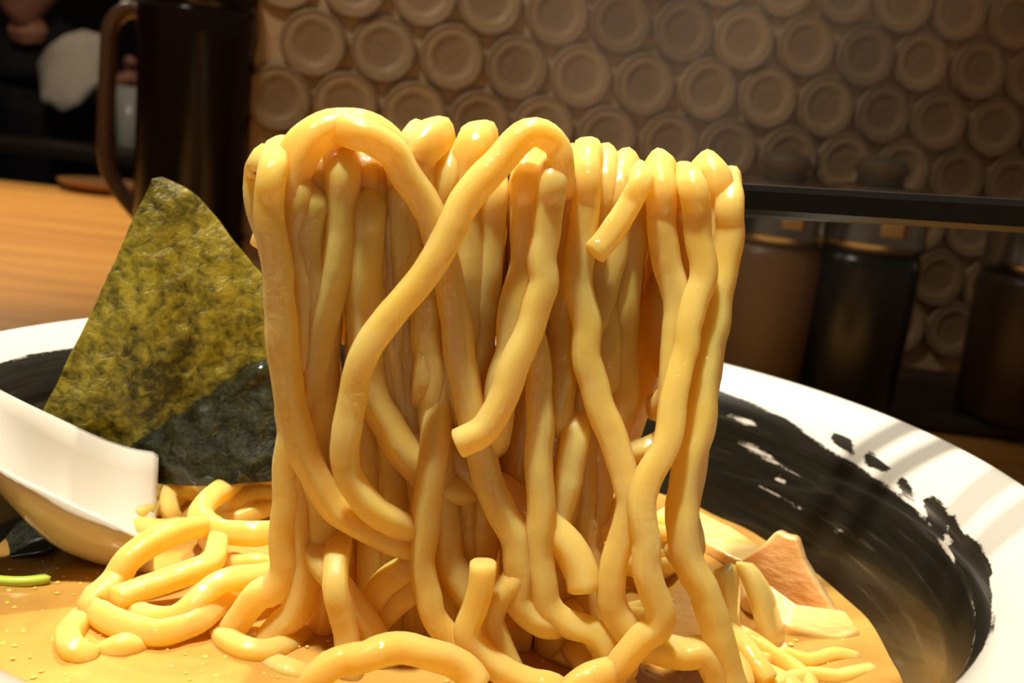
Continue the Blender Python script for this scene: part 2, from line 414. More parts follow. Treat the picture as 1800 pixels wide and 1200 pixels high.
# ------------------------------------------------------------------ bowl
ZR = .080; ZS = .0465
prof_out = [(.0005, .004), (.030, .004), (.032, 0), (.037, 0), (.040, .006), (.062, .0125), (.0835, .027), (.0915, .041), (.0962, .057), (.0995, .0695), (.1065, .0775), (.1108, .0798)]
prof_in = [(.1118, .0806), (.1112, .0814), (.1095, .0812), (.1070, .0800), (.1035, .0781), (.1000, .0758), (.0970, .0732), (.0950, .0700), (.0935, .0650), (.0915, .0580), (.0895, .0500), (.0865, .0420), (.078, .028), (.055, .014), (.0005, .010)]
fine = spline([(r, 0, z) for r, z in prof_out], .004) + spline([(r, 0, z) for r, z in prof_in], .00075)
prof = [(max(p[0], .0003), p[2]) for p in fine]
NA = 720
V, F = lathe(prof, NA)
def bowl_material():
    m, t, b = mat('glazed_bowl', (.55, .535, .49), .24, .4, coat=.2, coat_r=.05)
    at = t.nodes.new('ShaderNodeAttribute'); at.attribute_name = 'ink'
    aw = t.nodes.new('ShaderNodeAttribute'); aw.attribute_name = 'polar'
    nz = N(t, 'ShaderNodeTexNoise', Scale=1, Detail=4); mp = N(t, 'ShaderNodeMapping'); mp.inputs['Scale'].default_value = (9, 900, 1)
    t.links.new(aw.outputs['Vector'], mp.inputs['Vector']); t.links.new(mp.outputs[0], nz.inputs['Vector'])
    nz2 = N(t, 'ShaderNodeTexNoise', Scale=900, Detail=2); tc = t.nodes.new('ShaderNodeTexCoord'); t.links.new(tc.outputs['Object'], nz2.inputs['Vector'])
    a1 = N(t, 'ShaderNodeMath', operation='MULTIPLY_ADD'); a1.inputs[1].default_value = .0026; a1.inputs[2].default_value = -.0013
    t.links.new(nz.outputs[0], a1.inputs[0])
    a2 = N(t, 'ShaderNodeMath', operation='MULTIPLY_ADD'); a2.inputs[1].default_value = .0008; t.links.new(nz2.outputs[0], a2.inputs[0]); t.links.new(a1.outputs[0], a2.inputs[2])
    a3 = N(t, 'ShaderNodeMath', operation='ADD'); t.links.new(at.outputs['Fac'], a3.inputs[0]); t.links.new(a2.outputs[0], a3.inputs[1])
    mr = N(t, 'ShaderNodeMapRange'); mr.inputs['From Min'].default_value = -.0002; mr.inputs['From Max'].default_value = .0003
    t.links.new(a3.outputs[0], mr.inputs[0])
    # brush streaks inside the black: browner, thinner ink in long bristle lines
    mp2 = N(t, 'ShaderNodeMapping'); mp2.inputs['Scale'].default_value = (2.2, 420, 1); t.links.new(aw.outputs['Vector'], mp2.inputs['Vector'])
    nz3 = N(t, 'ShaderNodeTexNoise', Scale=1, Detail=5, Roughness=.65); t.links.new(mp2.outputs[0], nz3.inputs['Vector'])
    ink = ramp(t, nz3.outputs[0], [(.35, (.006, .0055, .004)), (.58, (.014, .012, .008)), (.68, (.05, .042, .03)), (.76, (.09, .075, .05))])
    mx = N(t, 'ShaderNodeMix', data_type='RGBA'); t.links.new(mr.outputs[0], mx.inputs[0]); mx.inputs[6].default_value = (.55, .535, .49, 1)
    t.links.new(ink, mx.inputs[7]); t.links.new(mx.outputs[2], b.inputs['Base Color'])
    return m
bowl = mesh_obj('ramen_bowl', V, F, bowl_material())
tag(bowl, 'large white ramen bowl with a black brushed band inside its rim', 'bowl')
# signed ink field (metres, > 0 is inked) and polar coordinates, per vertex
def zprof(r):
    for (r1, z1), (r2, z2) in zip(prof_in[1:], prof_in[2:]):
        if r2 <= r <= r1: return z2+(z1-z2)*(r-r2)/(r1-r2)
    return -1
ARC = [0.0]
for (r1, z1), (r2, z2) in zip(prof_in, prof_in[1:]): ARC.append(ARC[-1]+math.hypot(r1-r2, z1-z2))
def arc_of(r, z):
    best = (9, 0)
    for i, ((r1, z1), (r2, z2)) in enumerate(zip(prof_in, prof_in[1:])):
        L = (r1-r2)**2+(z1-z2)**2; t_ = max(0, min(1, ((r-r1)*(r2-r1)+(z-z1)*(z2-z1))/L))
        d = math.hypot(r-r1-(r2-r1)*t_, z-z1-(z2-z1)*t_)
        if d < best[0]: best = (d, ARC[i]+t_*math.sqrt(L))
    return best[1]
def bowl_hit(px, py):
    d = ray(px, py); t_ = .06
    while t_ < .36:
        q = CAM+d*t_; r = math.hypot(q.x, q.y)
        if r < .1114 and q.z < zprof(r) and (q.y > .0 or q.z < .07): return q
        t_ += .0004
    return q
def lip_hit(px, py):
    """angle and arc length below the rim of the point a pixel sees on the bowl's inside"""
    q = bowl_hit(px, py); r = math.hypot(q.x, q.y)
    return math.atan2(q.y, q.x), arc_of(r, q.z)
def seg_list(pix, w):
    out = []
    for i in range(len(pix)-1):
        a, b = lip_hit(*pix[i]), lip_hit(*pix[i+1]); w1 = w[i]; w2 = w[i+1]
        out.append((a, b, w1, w2))
    return out
BLOBS = [seg_list([(1468, 768), (1485, 780), (1500, 798)], [.0008, .0013, .0004]), seg_list([(1524, 802), (1538, 814), (1558, 826)], [.0008, .0012, .0003]),
         seg_list([(1584, 846), (1596, 862), (1606, 880)], [.0007, .0010, .0003]), seg_list([(1633, 880), (1648, 905), (1662, 928), (1672, 955)], [.0008, .0018, .0016, .0003]),
         seg_list([(1692, 940), (1712, 965), (1728, 1000), (1738, 1035), (1735, 1070)], [.0006, .0010, .0028, .0030, .0012]),
         seg_list([(1736, 1040), (1748, 1075), (1752, 1110), (1745, 1150), (1725, 1190), (1700, 1225)], [.0016, .0016, .0018, .0018, .0014, .0006]),
         seg_list([(1690, 970), (1698, 1000)], [.0004, .0005])]
STREAKS = [seg_list([(1258, 722), (1285, 731), (1318, 745), (1338, 757)], [.0003, .0005, .0009, .0004]), seg_list([(1297, 775), (1320, 786), (1352, 805), (1372, 818), (1420, 845)], [.0004, .0010, .0009, .0003, .0001]),
           seg_list([(1368, 840), (1380, 846)], [.0007, .0006]), seg_list([(1330, 850), (1400, 890), (1440, 912)], [.0001, .0003, .0001]),
           seg_list([(1470, 930), (1484, 938)], [.0005, .0004])]
def seg_field(th, r, segs):
    best = -1
    for (a, b, w1, w2) in segs:
        ax, ay = a[0]*.1, a[1]; bx_, by_ = b[0]*.1, b[1]; px, py = th*.1, r
        dx, dy = bx_-ax, by_-ay; L = dx*dx+dy*dy
        t_ = max(0, min(1, ((px-ax)*dx+(py-ay)*dy)/L)) if L > 0 else 0
        d = math.hypot(px-ax-dx*t_, py-ay-dy*t_); best = max(best, w1+(w2-w1)*t_-d)
    return best
edge_px = [(1180, 668), (1260, 685), (1320, 712), (1375, 737), (1450, 790), (1550, 850), (1625, 915), (1675, 990)]
edge_pts = sorted([(math.degrees(a_), s_) for a_, s_ in (lip_hit(*q) for q in edge_px)])
el = lip_hit(60, 627)[1]
edge_pts = [(-180, el), (-90, .0165), (-40, edge_pts[0][1])]+edge_pts+[(85, edge_pts[-1][1]), (110, el), (180, el)]
def edge_r(deg):
    for (a, ra), (b, rb) in zip(edge_pts, edge_pts[1:]):
        if a <= deg <= b: return ra+(rb-ra)*(deg-a)/max(1e-6, b-a)
    return el
ink = []; pol = []
ss = [arc_of(r, z) for r, z in prof]
n_out = len(prof) - len(spline([(r, 0, z) for r, z in prof_in], .00075))
for i, (r, z) in enumerate(prof):
    for k in range(NA):
        th = 2*math.pi*k/NA
        if th > math.pi: th -= 2*math.pi
        sa = ss[i]; pol += [th, sa, 0]
        if i < n_out or r < .03: ink.append(-1 if i < n_out else .01); continue
        f = sa - edge_r(math.degrees(th))
        f = min(f, .004)
        if -.75 < th < .95 and sa < .045:
            for s_ in STREAKS:
                q = seg_field(th, sa, s_)
                if q > -.003: f = min(f, -q)
            for s_ in BLOBS:
                q = seg_field(th, sa, s_)
                if q > -.003: f = max(f, q)
        ink.append(f)
a = bowl.data.attributes.new('ink', 'FLOAT', 'POINT'); a.data.foreach_set('value', ink)
a = bowl.data.attributes.new('polar', 'FLOAT_VECTOR', 'POINT'); a.data.foreach_set('vector', pol)

# ------------------------------------------------------------------ broth
def broth_material():
    m, t, b = mat('broth', (.60, .27, .05), .16, .5, sss=.5, sss_r=(.006, .003, .001), coat=.4, coat_r=.04)
    tc = t.nodes.new('ShaderNodeTexCoord'); nz = N(t, 'ShaderNodeTexNoise', Scale=34, Detail=5, Distortion=.8); t.links.new(tc.outputs['Object'], nz.inputs['Vector'])
    t.links.new(ramp(t, nz.outputs[0], [(.32, (.40, .20, .045)), (.55, (.55, .31, .075)), (.75, (.66, .42, .12))]), b.inputs['Base Color'])
    bump(t, b, 130, .0012, .5, 3); bump(t, b, 200, .001, .5, 3, slot='Coat Normal')
    return m
V = []; F = []; n = 160; rings = 60
for i in range(rings+1):
    r = .0893*i/rings+.00005
    for k in range(n):
        a_ = 2*math.pi*k/n; x, y = r*math.cos(a_), r*math.sin(a_)
        V.append((x, y, ZS + .0006*mnoise.noise(Vector((x*70, y*70, 0))) + (.0006*(r/.0893)**20)))
for i in range(rings):
    for k in range(n):
        a_ = i*n+k; b_ = i*n+(k+1) % n; F.append((a_, b_, b_+n, a_+n))
broth = tag(mesh_obj('broth', V, F, broth_material()), 'cloudy orange brown ramen broth filling the bowl around the noodles', 'broth', kind='stuff')
# oil beads floating on the broth
m_oil = mat('oil_film', (.80, .48, .10), .05, .6, coat=.8, coat_r=.02)[0]
V = []; F = []; rnd = random.Random(12)
for i in range(420):
    px, py = rnd.uniform(-20, 1500), rnd.uniform(960, 1200)
    q = uz(px, py, ZS)
    if math.hypot(q.x, q.y) > .085: continue
    rr = rnd.uniform(.0002, .00055); base = len(V)
    for (k1, h) in ((1, 0), (.85, .22), (.5, .36)):
        for k in range(10):
            a_ = 2*math.pi*k/10; V.append((q.x+rr*k1*math.cos(a_), q.y+rr*k1*math.sin(a_), q.z+.0001+rr*h*.7))
    V.append((q.x, q.y, q.z+.0003+rr*.3))
    for l in range(2):
        for k in range(10):
            a_ = base+l*10+k; b_ = base+l*10+(k+1) % 10; F.append((a_, b_, b_+10, a_+10))
    for k in range(10): F.append((base+20+k, base+20+(k+1) % 10, base+30))
o = mesh_obj('oil_beads', V, F, m_oil, broth); o['kind'] = 'stuff'

# ------------------------------------------------------------------ chopsticks
M_CHOP = mat('black_lacquer', (.008, .007, .006), .28, .5)[0]
cA = uy(470, 297, -.026); cB = uy(1800, 379.5, .022); cdir = (cB-cA).normalized()
def chop_y(px):   # depth of the chopstick where a pixel column crosses it
    t_ = (px-470)/(1800-470); d = uy(px, 297+82*t_, 0)
    lo, hi = -.06, .08
    p0 = CAM; d = ray(px, 297+82.5*t_)
    # intersect in plan
    den = d.x*cdir.y-d.y*cdir.x
    s_ = ((cA.x-p0.x)*cdir.y-(cA.y-p0.y)*cdir.x)/den
    return p0.y+d.y*s_
def chopstick(p0, d, L, label):
    e = empty('chopstick', p0); tag(e, label, 'chopstick', 'pair of black chopsticks')
    n = 24; ring = []
    side = Vector((0, 0, 1)).cross(d).normalized(); upv = d.cross(side)
    def loft(t0, t1, k):
        V = []; F = []
        sec = [(-1, .62), (-.75, 1), (.75, 1), (1, .62), (1, -.62), (.70, -1), (-.70, -1), (-1, -.62)]
        for i in range(k+1):
            t_ = t0+(t1-t0)*i/k; h = .00185+.0018*t_/.23*1.25
            for (a_, b_) in sec: V.append(d*t_+side*(a_*h)+upv*(b_*h))
        for i in range(k):
            for q in range(8):
                a_ = i*8+q; b_ = i*8+(q+1) % 8; F.append((a_, b_, b_+8, a_+8))
        F.append(tuple(range(7, -1, -1))); F.append(tuple(range(k*8, k*8+8)))
        return V, F
    V, F = loft(0, .055, 8); mesh_obj('tip', V, F, M_CHOP, e, False)
    V, F = loft(.055, L, 16); mesh_obj('shaft', V, F, M_CHOP, e, False)
    return e
chopstick(cA+cdir*.002, cdir, .225, 'black square chopstick in front, carrying the noodles and running out of frame')
perp = Vector((-cdir.y, cdir.x, 0)).normalized()
cd2 = (cdir + perp*.05 + Vector((0, 0, .012))).normalized()
chopstick(cA+cdir*.003+perp*.0062+Vector((0, 0, -.0026)), cd2, .225, 'second black chopstick lying just behind the front one')

# ------------------------------------------------------------------ noodles
class Nz: i = 0
def noodle_mesh(pts, rpx, name='noodle', label=None, group=None, seed=0, cat='noodle', zmin=None, n=16, sq=3.3, wob=.00055, floor=False):
    """pts: list of Vectors (world); radius in metres at each from rpx callable or float"""
    sp = spline([tuple(p) for p in pts], .0011)
    path = []; rad = []
    rr = random.Random(seed); o1 = rr.uniform(0, 100); s = 0
    for i, q in enumerate(sp):
        p = Vector(q[:3])
        if i: s += (p-prev).length
        prev = p
        w = Vector((mnoise.noise(Vector((s*150, o1, 0))), mnoise.noise(Vector((s*150, o1, 7)))*.6, mnoise.noise(Vector((s*150, o1, 13)))*.4))*wob
        path.append(p+w)
        rad.append(rpx*(1+.085*mnoise.noise(Vector((s*110, o1+31, 0)))+.035*mnoise.noise(Vector((s*420, o1+57, 0)))))
    V, F = sweep(path, rad, n, sq, 1+.08*rr.uniform(-1, 1), rr.uniform(-.03, .03))
    o = mesh_obj(name, V, F, M_NOODLE)
    if label: tag(o, label, cat, group)
    return o
G_FRONT = 'noodles lifted on the chopsticks'
YB = -.020
LAY = {0: (-.0165, -.0150), 1: (-.0125, -.0105), 2: (-.0085, -.0060), 3: (-.0062, -.001), 4: (.0065, .006), 5: (.0105, .012)}
def depthY(px, py, layer):
    top, bot = LAY[layer] if not isinstance(layer, tuple) else layer
    t_ = smoothstep(330, 1050, py)
    return (chop_y(px)+top)*(1-t_) + (YB+bot+.010*(px-850)/850*0)*t_
def P(px, py, layer): return uy(px, py, depthY(px, py, layer))
FRONT_W = .00272
def hang(trace, layer, label, drape=True, w=1.0, back=None, soup=False, seed=None, group=G_FRONT, l2=None, tail0=True, tail1=True):
    """trace from the crest (top edge of the strand) downwards. drape: goes over the chopstick and down behind."""
    Nz.i += 1; sd = Nz.i if seed is None else seed; rr = random.Random(sd*7+1)
    pts = []
    if drape:
        x0, y0 = trace[0]; yc = y0+25*w
        cy = chop_y(x0)
        bl = back if back is not None else rr.uniform(.018, .045)
        bx0 = x0+rr.uniform(-10, 10)
        crest = uy(x0, yc, cy+.0005)
        b1 = uy(bx0, yc+30, cy+.0068+rr.uniform(0, .002)); 
        tail = []
        drift = rr.uniform(-.004, .004); yb = cy+.0075+rr.uniform(0, .004)
        k = max(2, int(bl/.010))
        for i in range(1, k+1):
            f = i/k
            tail.append(Vector((b1.x+drift*f+.0012*mnoise.noise(Vector((f*4, sd*3.1, 1))), yb+.002*f, b1.z-bl*f)))
        pts = tail[::-1]+[b1, crest]
        body = trace[1:]
    else: body = trace
    nb = len(body)
    for i, (x, y, *ex_) in enumerate(body):
        L = layer
        if l2 is not None:
            f = i/max(1, nb-1); A, B = LAY[layer], LAY[l2]; L = (A[0]*(1-f)+B[0]*f, A[1]*(1-f)+B[1]*f)
        pts.append(uy(x, y, depthY(x, y, L)+(ex_[0] if ex_ else 0)))
    if soup:   # carry on below the surface
        d = (pts[-1]-pts[-2]).normalized(); q = pts[-1].copy()
        if q.z > ZS+.004:
            k = int((q.z-ZS)/.006)+1
            for i in range(k): q = q+Vector((d.x*.004, .0005, -.006)); pts.append(q)
        else:
            q = q+d*.006; q.z = min(q.z, ZS-.004); pts.append(q)
    elif tail1:   # run on into the mass
        d = (pts[-1]-pts[-2]).normalized()
        pts += [pts[-1]+d*.003+Vector((0, .004, 0)), pts[-1]+d*.006+Vector((0, .013, 0))]
    if not drape and tail0:
        d = (pts[0]-pts[1]).normalized()
        pts = [pts[0]+d*.006+Vector((0, .013, 0)), pts[0]+d*.003+Vector((0, .004, 0))]+pts
    return noodle_mesh(pts, FRONT_W*w*(1.0 if isinstance(layer, tuple) else (.82, .87, .95, 1, 1, 1)[layer]), label=label, group=group, seed=sd)

hang([(497, 240), (480, 300), (470, 360), (475, 420), (487, 480), (497, 560), (503, 640), (515, 720), (532, 790), (560, 846), (588, 893), (630, 923), (682, 951), (720, 962, .003), (750, 966, .011)], 1, 'noodle on the left edge of the lifted bunch, sweeping right near its foot', w=.94, back=.014)
hang([(468, 262), (461, 300), (462, 360), (480, 430), (505, 520), (512, 610)], 4, 'thin sliver of noodle at the upper left corner, behind the left edge strand', w=.9, back=.005)
hang([(512, 262), (522, 330), (514, 420), (532, 520), (528, 600), (515, 690), (516, 760), (508, 850), (503, 930), (500, 1000), (480, 1035), (455, 1045)], 2, 'straight noodle down the lower left edge, ending in the broth beside the loops', soup=True)
hang([(548, 290), (548, 350), (540, 430), (552, 520), (556, 600), (560, 690), (538, 780), (530, 880), (537, 985), (525, 1065), (490, 1102)], 2, 'second strand from the left at the foot, curling left into the broth', soup=True, w=.98)
hang([(605, 246), (602, 300), (603, 350), (599, 400), (592, 450), (576, 515), (560, 585), (553, 640), (543, 700), (540, 760), (552, 830), (566, 890), (570, 960)], 2, 'noodle with a square shiny top hanging under the big arch', back=.012)
hang([(572, 272), (567, 340), (560, 395), (552, 470), (545, 550), (536, 630), (520, 700)], 3, 'shaded noodle just left of the square topped strand under the arch', back=.012)
hang([(640, 262), (640, 310), (640, 370), (643, 440), (650, 520), (640, 600), (632, 690), (600, 800), (590, 900), (585, 1000)], 3, 'shaded noodle with a pointed top under the right shoulder of the arch', back=.015)
hang([(672, 290), (668, 340), (664, 400), (660, 470), (668, 560), (690, 650), (700, 740), (690, 850), (680, 940)], 3, 'shaded noodle right of the pointed strand, below the arch')
# the big arch and its companion
hang([(508, 345), (512, 305), (530, 262), (560, 236), (600, 225), (645, 228), (680, 248), (704, 285), (712, 340), (716, 420), (722, 520)], (-.0085, -.004), 'broad noodle arching over the top left of the bunch', drape=False, w=1.0)
hang([(632, 236), (648, 240), (668, 252), (690, 268), (712, 302), (735, 335), (753, 375), (770, 420), (787, 480), (799, 540), (806, 600), (816, 670), (828, 722), (840, 785), (856, 840), (880, 895), (905, 945), (914, 1000), (914, 1050), (935, 1080), (965, 1095)], 1, 'long noodle from under the arch, passing beneath the diagonal strand and down the middle', drape=False, w=1.0)
hang([(735, 216), (728, 262), (745, 300), (760, 360), (770, 430), (760, 520), (752, 600), (748, 680)], 2, 'noodle with small bump crest right of the big arch', w=.9)
hang([(770, 211), (752, 250), (726, 280), (712, 340), (712, 430), (730, 520)], 2, 'rounded loop with a broad shiny crest, third bump from the left', w=1.08)
hang([(788, 250), (790, 300), (780, 370), (775, 440), (783, 520), (790, 600), (800, 700)], 2, 'short crested noodle tucked under the third bump', w=.92)
hang([(848, 217), (836, 255), (822, 300), (815, 370), (820, 450), (822, 540), (818, 620), (812, 700)], 2, 'noodle with a round crest left of the diagonal strand', w=1.1)
hang([(985, 292), (978, 258), (955, 237), (928, 234), (900, 252), (875, 285), (840, 325), (812, 365), (790, 405), (765, 450), (738, 492), (706, 530), (672, 572), (644, 608), (627, 645), (619, 690), (611, 748), (606, 797), (616, 842), (647, 888), (682, 914, .001), (714, 929, .005), (745, 936, .010), (778, 936, .015), (800, 930, .019)], 0, 'long bright noodle running diagonally across the front from upper right to lower left', drape=False, w=1.02)
hang([(968, 248), (972, 310), (964, 355), (958, 407), (951, 453), (957, 495), (944, 532), (930, 580), (913, 625), (900, 655), (886, 692), (868, 728), (845, 758), (806, 780)], 0, 'bright noodle with a cut end poking forward at the middle of the bunch', w=.98, l2=0, tail1=False)
hang([(926, 240), (926, 310), (926, 355), (922, 407), (919, 460), (908, 512), (901, 565), (893, 620), (880, 690), (872, 760)], 1, 'smooth noodle left of the cut ended strand, right of the dark gap', w=1.0)
hang([(868, 272), (866, 337), (864, 390), (860, 460), (853, 520), (842, 600), (840, 680), (856, 760)], 2, 'noodle left of the dark triangular gap over the chopstick', w=.86)
hang([(1033, 240), (1030, 302), (1027, 355), (1022, 407), (1019, 446), (1016, 488), (1022, 530), (1031, 575), (1032, 632), (1045, 678), (1057, 720), (1077, 772), (1092, 818), (1102, 860), (1104, 895), (1095, 947), (1080, 987), (1077, 1033), (1082, 1080), (1110, 1118), (1150, 1138), (1200, 1148), (1240, 1150)], 1, 'highest crested noodle right of centre, sweeping right at the foot along the broth', soup=True, w=1.02)
hang([(1126, 282), (1124, 318), (1109, 350), (1088, 384), (1066, 416), (1044, 444)], 0, 'short noodle with a cut end slanting down left near the right of the top row', w=.86, back=.03, tail1=False)
hang([(1002, 254), (998, 320), (993, 372), (990, 430), (986, 490), (990, 560), (985, 640), (980, 720)], 2, 'noodle left of the highest crest, in its shade')
hang([(1062, 252), (1061, 320), (1057, 380), (1056, 440), (1050, 500), (1060, 580), (1062, 660)], 2, 'noodle with a flat crest immediately right of the highest crest')
hang([(1095, 263), (1093, 325), (1084, 385), (1076, 430), (1067, 470), (1056, 515), (1044, 550), (1020, 600)], 2, 'noodle with a glistening flat crest behind the slanting cut end', w=1.04)
hang([(1158, 263), (1160, 325), (1162, 372), (1167, 425), (1172, 465), (1184, 500), (1192, 540), (1190, 580), (1185, 630), (1180, 690)], 1, 'noodle with a tall crest right of the slanting cut end', w=1.02)
hang([(1190, 290), (1190, 340), (1196, 390), (1203, 450), (1206, 520), (1204, 580)], 2, 'narrow shaded noodle between the two right hand crests', w=.85)
hang([(1204, 280), (1216, 325), (1224, 372), (1229, 418), (1235, 455), (1234, 497), (1221, 532), (1208, 575), (1207, 610), (1196, 652), (1184, 702), (1176, 755), (1163, 797), (1138, 838), (1126, 877), (1129, 915), (1138, 955), (1138, 1005), (1148, 1040), (1159, 1073), (1150, 1105), (1130, 1118)], 0, 'wavy noodle third from the right edge, bending left into a fork', w=1.0, soup=True)
hang([(1241, 266), (1254, 310), (1258, 355), (1258, 395), (1252, 442), (1246, 500), (1250, 570), (1243, 640), (1232, 720), (1218, 790), (1206, 850), (1200, 910), (1206, 960)], 2, 'noodle with a broad crest second from the right edge', w=1.05)
hang([(1281, 288), (1283, 355), (1283, 405), (1273, 460), (1263, 512), (1256, 565), (1245, 610), (1237, 667), (1232, 720), (1228, 760), (1212, 808), (1202, 860), (1197, 910), (1203, 955), (1220, 1007), (1240, 1042), (1254, 1085), (1264, 1135), (1278, 1178), (1290, 1215)], 1, 'noodle forming the whole right edge of the bunch down to the broth', w=1.02, soup=True)
hang([(935, 600), (945, 650), (948, 702), (948, 755), (948, 807), (951, 877), (951, 930), (949, 985), (950, 1020), (957, 1057), (977, 1083), (1008, 1100), (1045, 1113)], 1, 'straight vertical noodle below the cut end in the middle, bending right at the foot', drape=False, soup=True, w=.98)
hang([(700, 752), (728, 769), (770, 783), (815, 816), (850, 845), (882, 860), (920, 890), (962, 925), (998, 957), (1018, 1000), (1026, 1036)], 3, 'noodle slanting from centre left to lower right behind the vertical strand, with a free end', drape=False, w=.98, l2=1, tail1=False)
hang([(655, 292), (650, 360), (642, 420), (638, 490), (640, 560), (645, 640), (655, 695), (676, 738), (702, 778), (732, 818), (765, 848), (800, 860)], 2, 'shaded noodle curving right below the diagonal strand')
hang([(622, 842), (640, 817), (664, 798), (690, 780), (720, 760)], 3, 'short shaded noodle rising to the right between two glowing gaps', drape=False, w=.85)
hang([(745, 500), (752, 580), (758, 660), (768, 750), (774, 860), (779, 930), (787, 977), (805, 1017), (826, 1050), (845, 1080)], 2, 'noodle hanging down the centre left and bending right at the foot', drape=False, soup=True)
hang([(792, 520, .006), (786, 600, .005), (776, 690, .004), (768, 760, .002), (760, 820), (752, 880), (746, 933), (743, 983), (750, 1033), (760, 1077), (780, 1110), (800, 1135), (815, 1160)], 1, 'noodle at the centre foot leaning left then right into the broth', drape=False, soup=True, w=.9)
hang([(850, 990), (849, 1012), (846, 1035), (834, 1067), (821, 1103), (827, 1133), (850, 1157), (883, 1177), (930, 1200), (980, 1215)], 0, 'noodle with an upright knob end at the centre foot', drape=False, w=.98, soup=True, tail0=False)
hang([(915, 1010), (894, 1035), (872, 1055), (862, 1088), (876, 1126), (893, 1165)], 1, 'short noodle bent under the knob end at the centre foot', drape=False, w=.88, soup=True)
hang([(570, 1000), (603, 1037), (623, 1063), (643, 1090), (660, 1120), (668, 1145)], 1, 'noodle crossing down right at the lower left foot of the bunch', drape=False, soup=True)
hang([(590, 1030), (598, 1067), (606, 1110), (612, 1150), (618, 1197), (622, 1230)], 0, 'noodle running straight down out of frame at the lower left foot', drape=False, w=.94)
hang([(655, 1056), (670, 1030), (690, 1014), (718, 997), (745, 985)], 2, 'bent stub of noodle pointing left low in the bunch', drape=False, w=.98, tail0=False)
hang([(655, 1098), (672, 1080), (694, 1060), (728, 1032), (750, 1010)], 2, 'noodle below the bent stub low in the bunch', drape=False, w=.92)
hang([(1166, 480), (1153, 525), (1146, 560), (1144, 597), (1141, 635), (1131, 678), (1116, 727), (1096, 770), (1075, 800)], 5, 'sunlit looking back noodle glowing yellow in the right hand gap', drape=False, w=.92)
hang([(1110, 400), (1098, 470), (1090, 540), (1086, 600), (1088, 660), (1086, 715), (1068, 752)], 3, 'broad dark noodle loop left of the right hand gap', drape=False, w=1.25)
hang([(1078, 800), (1100, 793), (1124, 792), (1150, 783), (1176, 765)], 3, 'short noodle bridging the right hand gap level with its bottom', drape=False, w=.72)
hang([(1048, 700), (1050, 760), (1052, 810), (1055, 860), (1048, 905), (1034, 945), (1043, 987), (1050, 1033), (1058, 1085), (1062, 1130)], 3, 'shaded noodle left of the fork, hanging to the broth', drape=False, soup=True, w=.86)
hang([(1028, 905), (1048, 926), (1074, 920), (1095, 895)], 3, 'small hooked noodle inside the fork at lower right', drape=False, w=.8)
hang([(1012, 770), (1000, 830), (985, 900), (978, 960)], 2, 'pale noodle slanting behind the straight vertical strand', drape=False, w=.95)

# shaded mass behind: strands nothing in the photograph tells apart
rnd = random.Random(21)
GB = 'noodles in the shaded mass behind'
LB = 'amber noodle hanging in the shaded mass behind the front strands'
def width_at(py):
    t_ = (py-300)/750
    return 470+45*t_, 1275-(75 if py < 700 else 75+85*min(1, (py-700)/200))*t_
cols = [528, 550, 634, 657, 680, 704, 728, 752, 778, 803, 826, 838, 932, 955, 980, 1004, 1030, 1055, 1080, 1100, 1222]
for i, x in enumerate(cols):
    tr = [(x, 290+.061*(x-470)*.8+rnd.uniform(-8, 12))]
    ex = rnd.uniform(-14, 14); long = x < 1070
    end = rnd.uniform(920, 1030) if long else rnd.uniform(600, 680)
    y = tr[0][1]+62; ph = rnd.uniform(0, 6)
    while y < end:
        t_ = (y-300)/750
        tr.append((x+(870-x)*.14*t_+ex*t_+7*math.sin(y/75+ph), y)); y += 55
    hang(tr, 3, LB, back=rnd.uniform(.02, .05), group=GB, w=rnd.uniform(.98, 1.15), soup=long)
for i, x in enumerate([545, 650, 690, 730, 770, 810, 920, 955, 990, 1025, 1060]):
    tr = []; y = 350; ph = rnd.uniform(0, 6); ex = rnd.uniform(-20, 20); end = rnd.uniform(900, 1000)
    while y < end:
        t_ = (y-300)/750; tr.append((x+(880-x)*.12*t_+ex*t_+9*math.sin(y/80+ph), y)); y += 55
    hang(tr, 4, LB, drape=False, group=GB, w=rnd.uniform(1.0, 1.15), soup=True)
# inner layer resting on the chopstick, visible between the crests
for i, x in enumerate([515, 555, 620, 655, 700, 750, 800, 828, 852, 945, 990, 1015, 1050, 1080, 1175, 1225, 1262]):
    top = 297+.0617*(x-470)-20-30
    hang([(x, top), (x+2, top+62), (x-2, top+110), (x+rnd.uniform(-8, 8), top+170)], 3, 'noodle of the inner layer pressed against the chopstick under the crests', group='inner layer of noodles on the chopstick', w=.9, back=.02)

# ------------------------------------------------------------------ noodles lying in the broth
G_SOUP = 'noodles lying in the broth'
def lie(tr, label, w=1.0, h=.0015, group=G_SOUP):
    """tr: (px, py[, height above broth])"""
    Nz.i += 1; pts = []
    for q in tr:
        z = q[2] if len(q) > 2 else h
        pts.append(uz(q[0], q[1], ZS+z))
    return noodle_mesh(pts, FRONT_W*w*.80, label=label, group=group, seed=Nz.i, wob=.0003)
lie([(372, 922, .005), (336, 928, .009), (301, 937, .011), (259, 958, .010), (227, 983, .008), (206, 1014, .005), (185, 1037, .004), (160, 1056, .003), (166, 1070, .002), (192, 1088, .002), (238, 1104, .002), (280, 1113, .002), (322, 1102, .002), (357, 1084, .003), (385, 1060, .003), (430, 1040, .002), (470, 1030, .0)], 'large noodle loop at left, folded into a sharp bend')
lie([(384, 945, .006), (372, 985, .006), (336, 1004, .006), (287, 1021, .005), (245, 1035, .004), (205, 1052, .004)], 'noodle crossing inside the large left loop', w=.92)
lie([(215, 1062, .0), (245, 1080, .001), (280, 1088, .0015), (315, 1081, .003), (343, 1060, .005), (371, 1032, .007), (402, 1018, .008), (455, 1014, .007), (495, 1005, .004)], 'noodle rising from the large left loop towards the lifted bunch', w=.95)
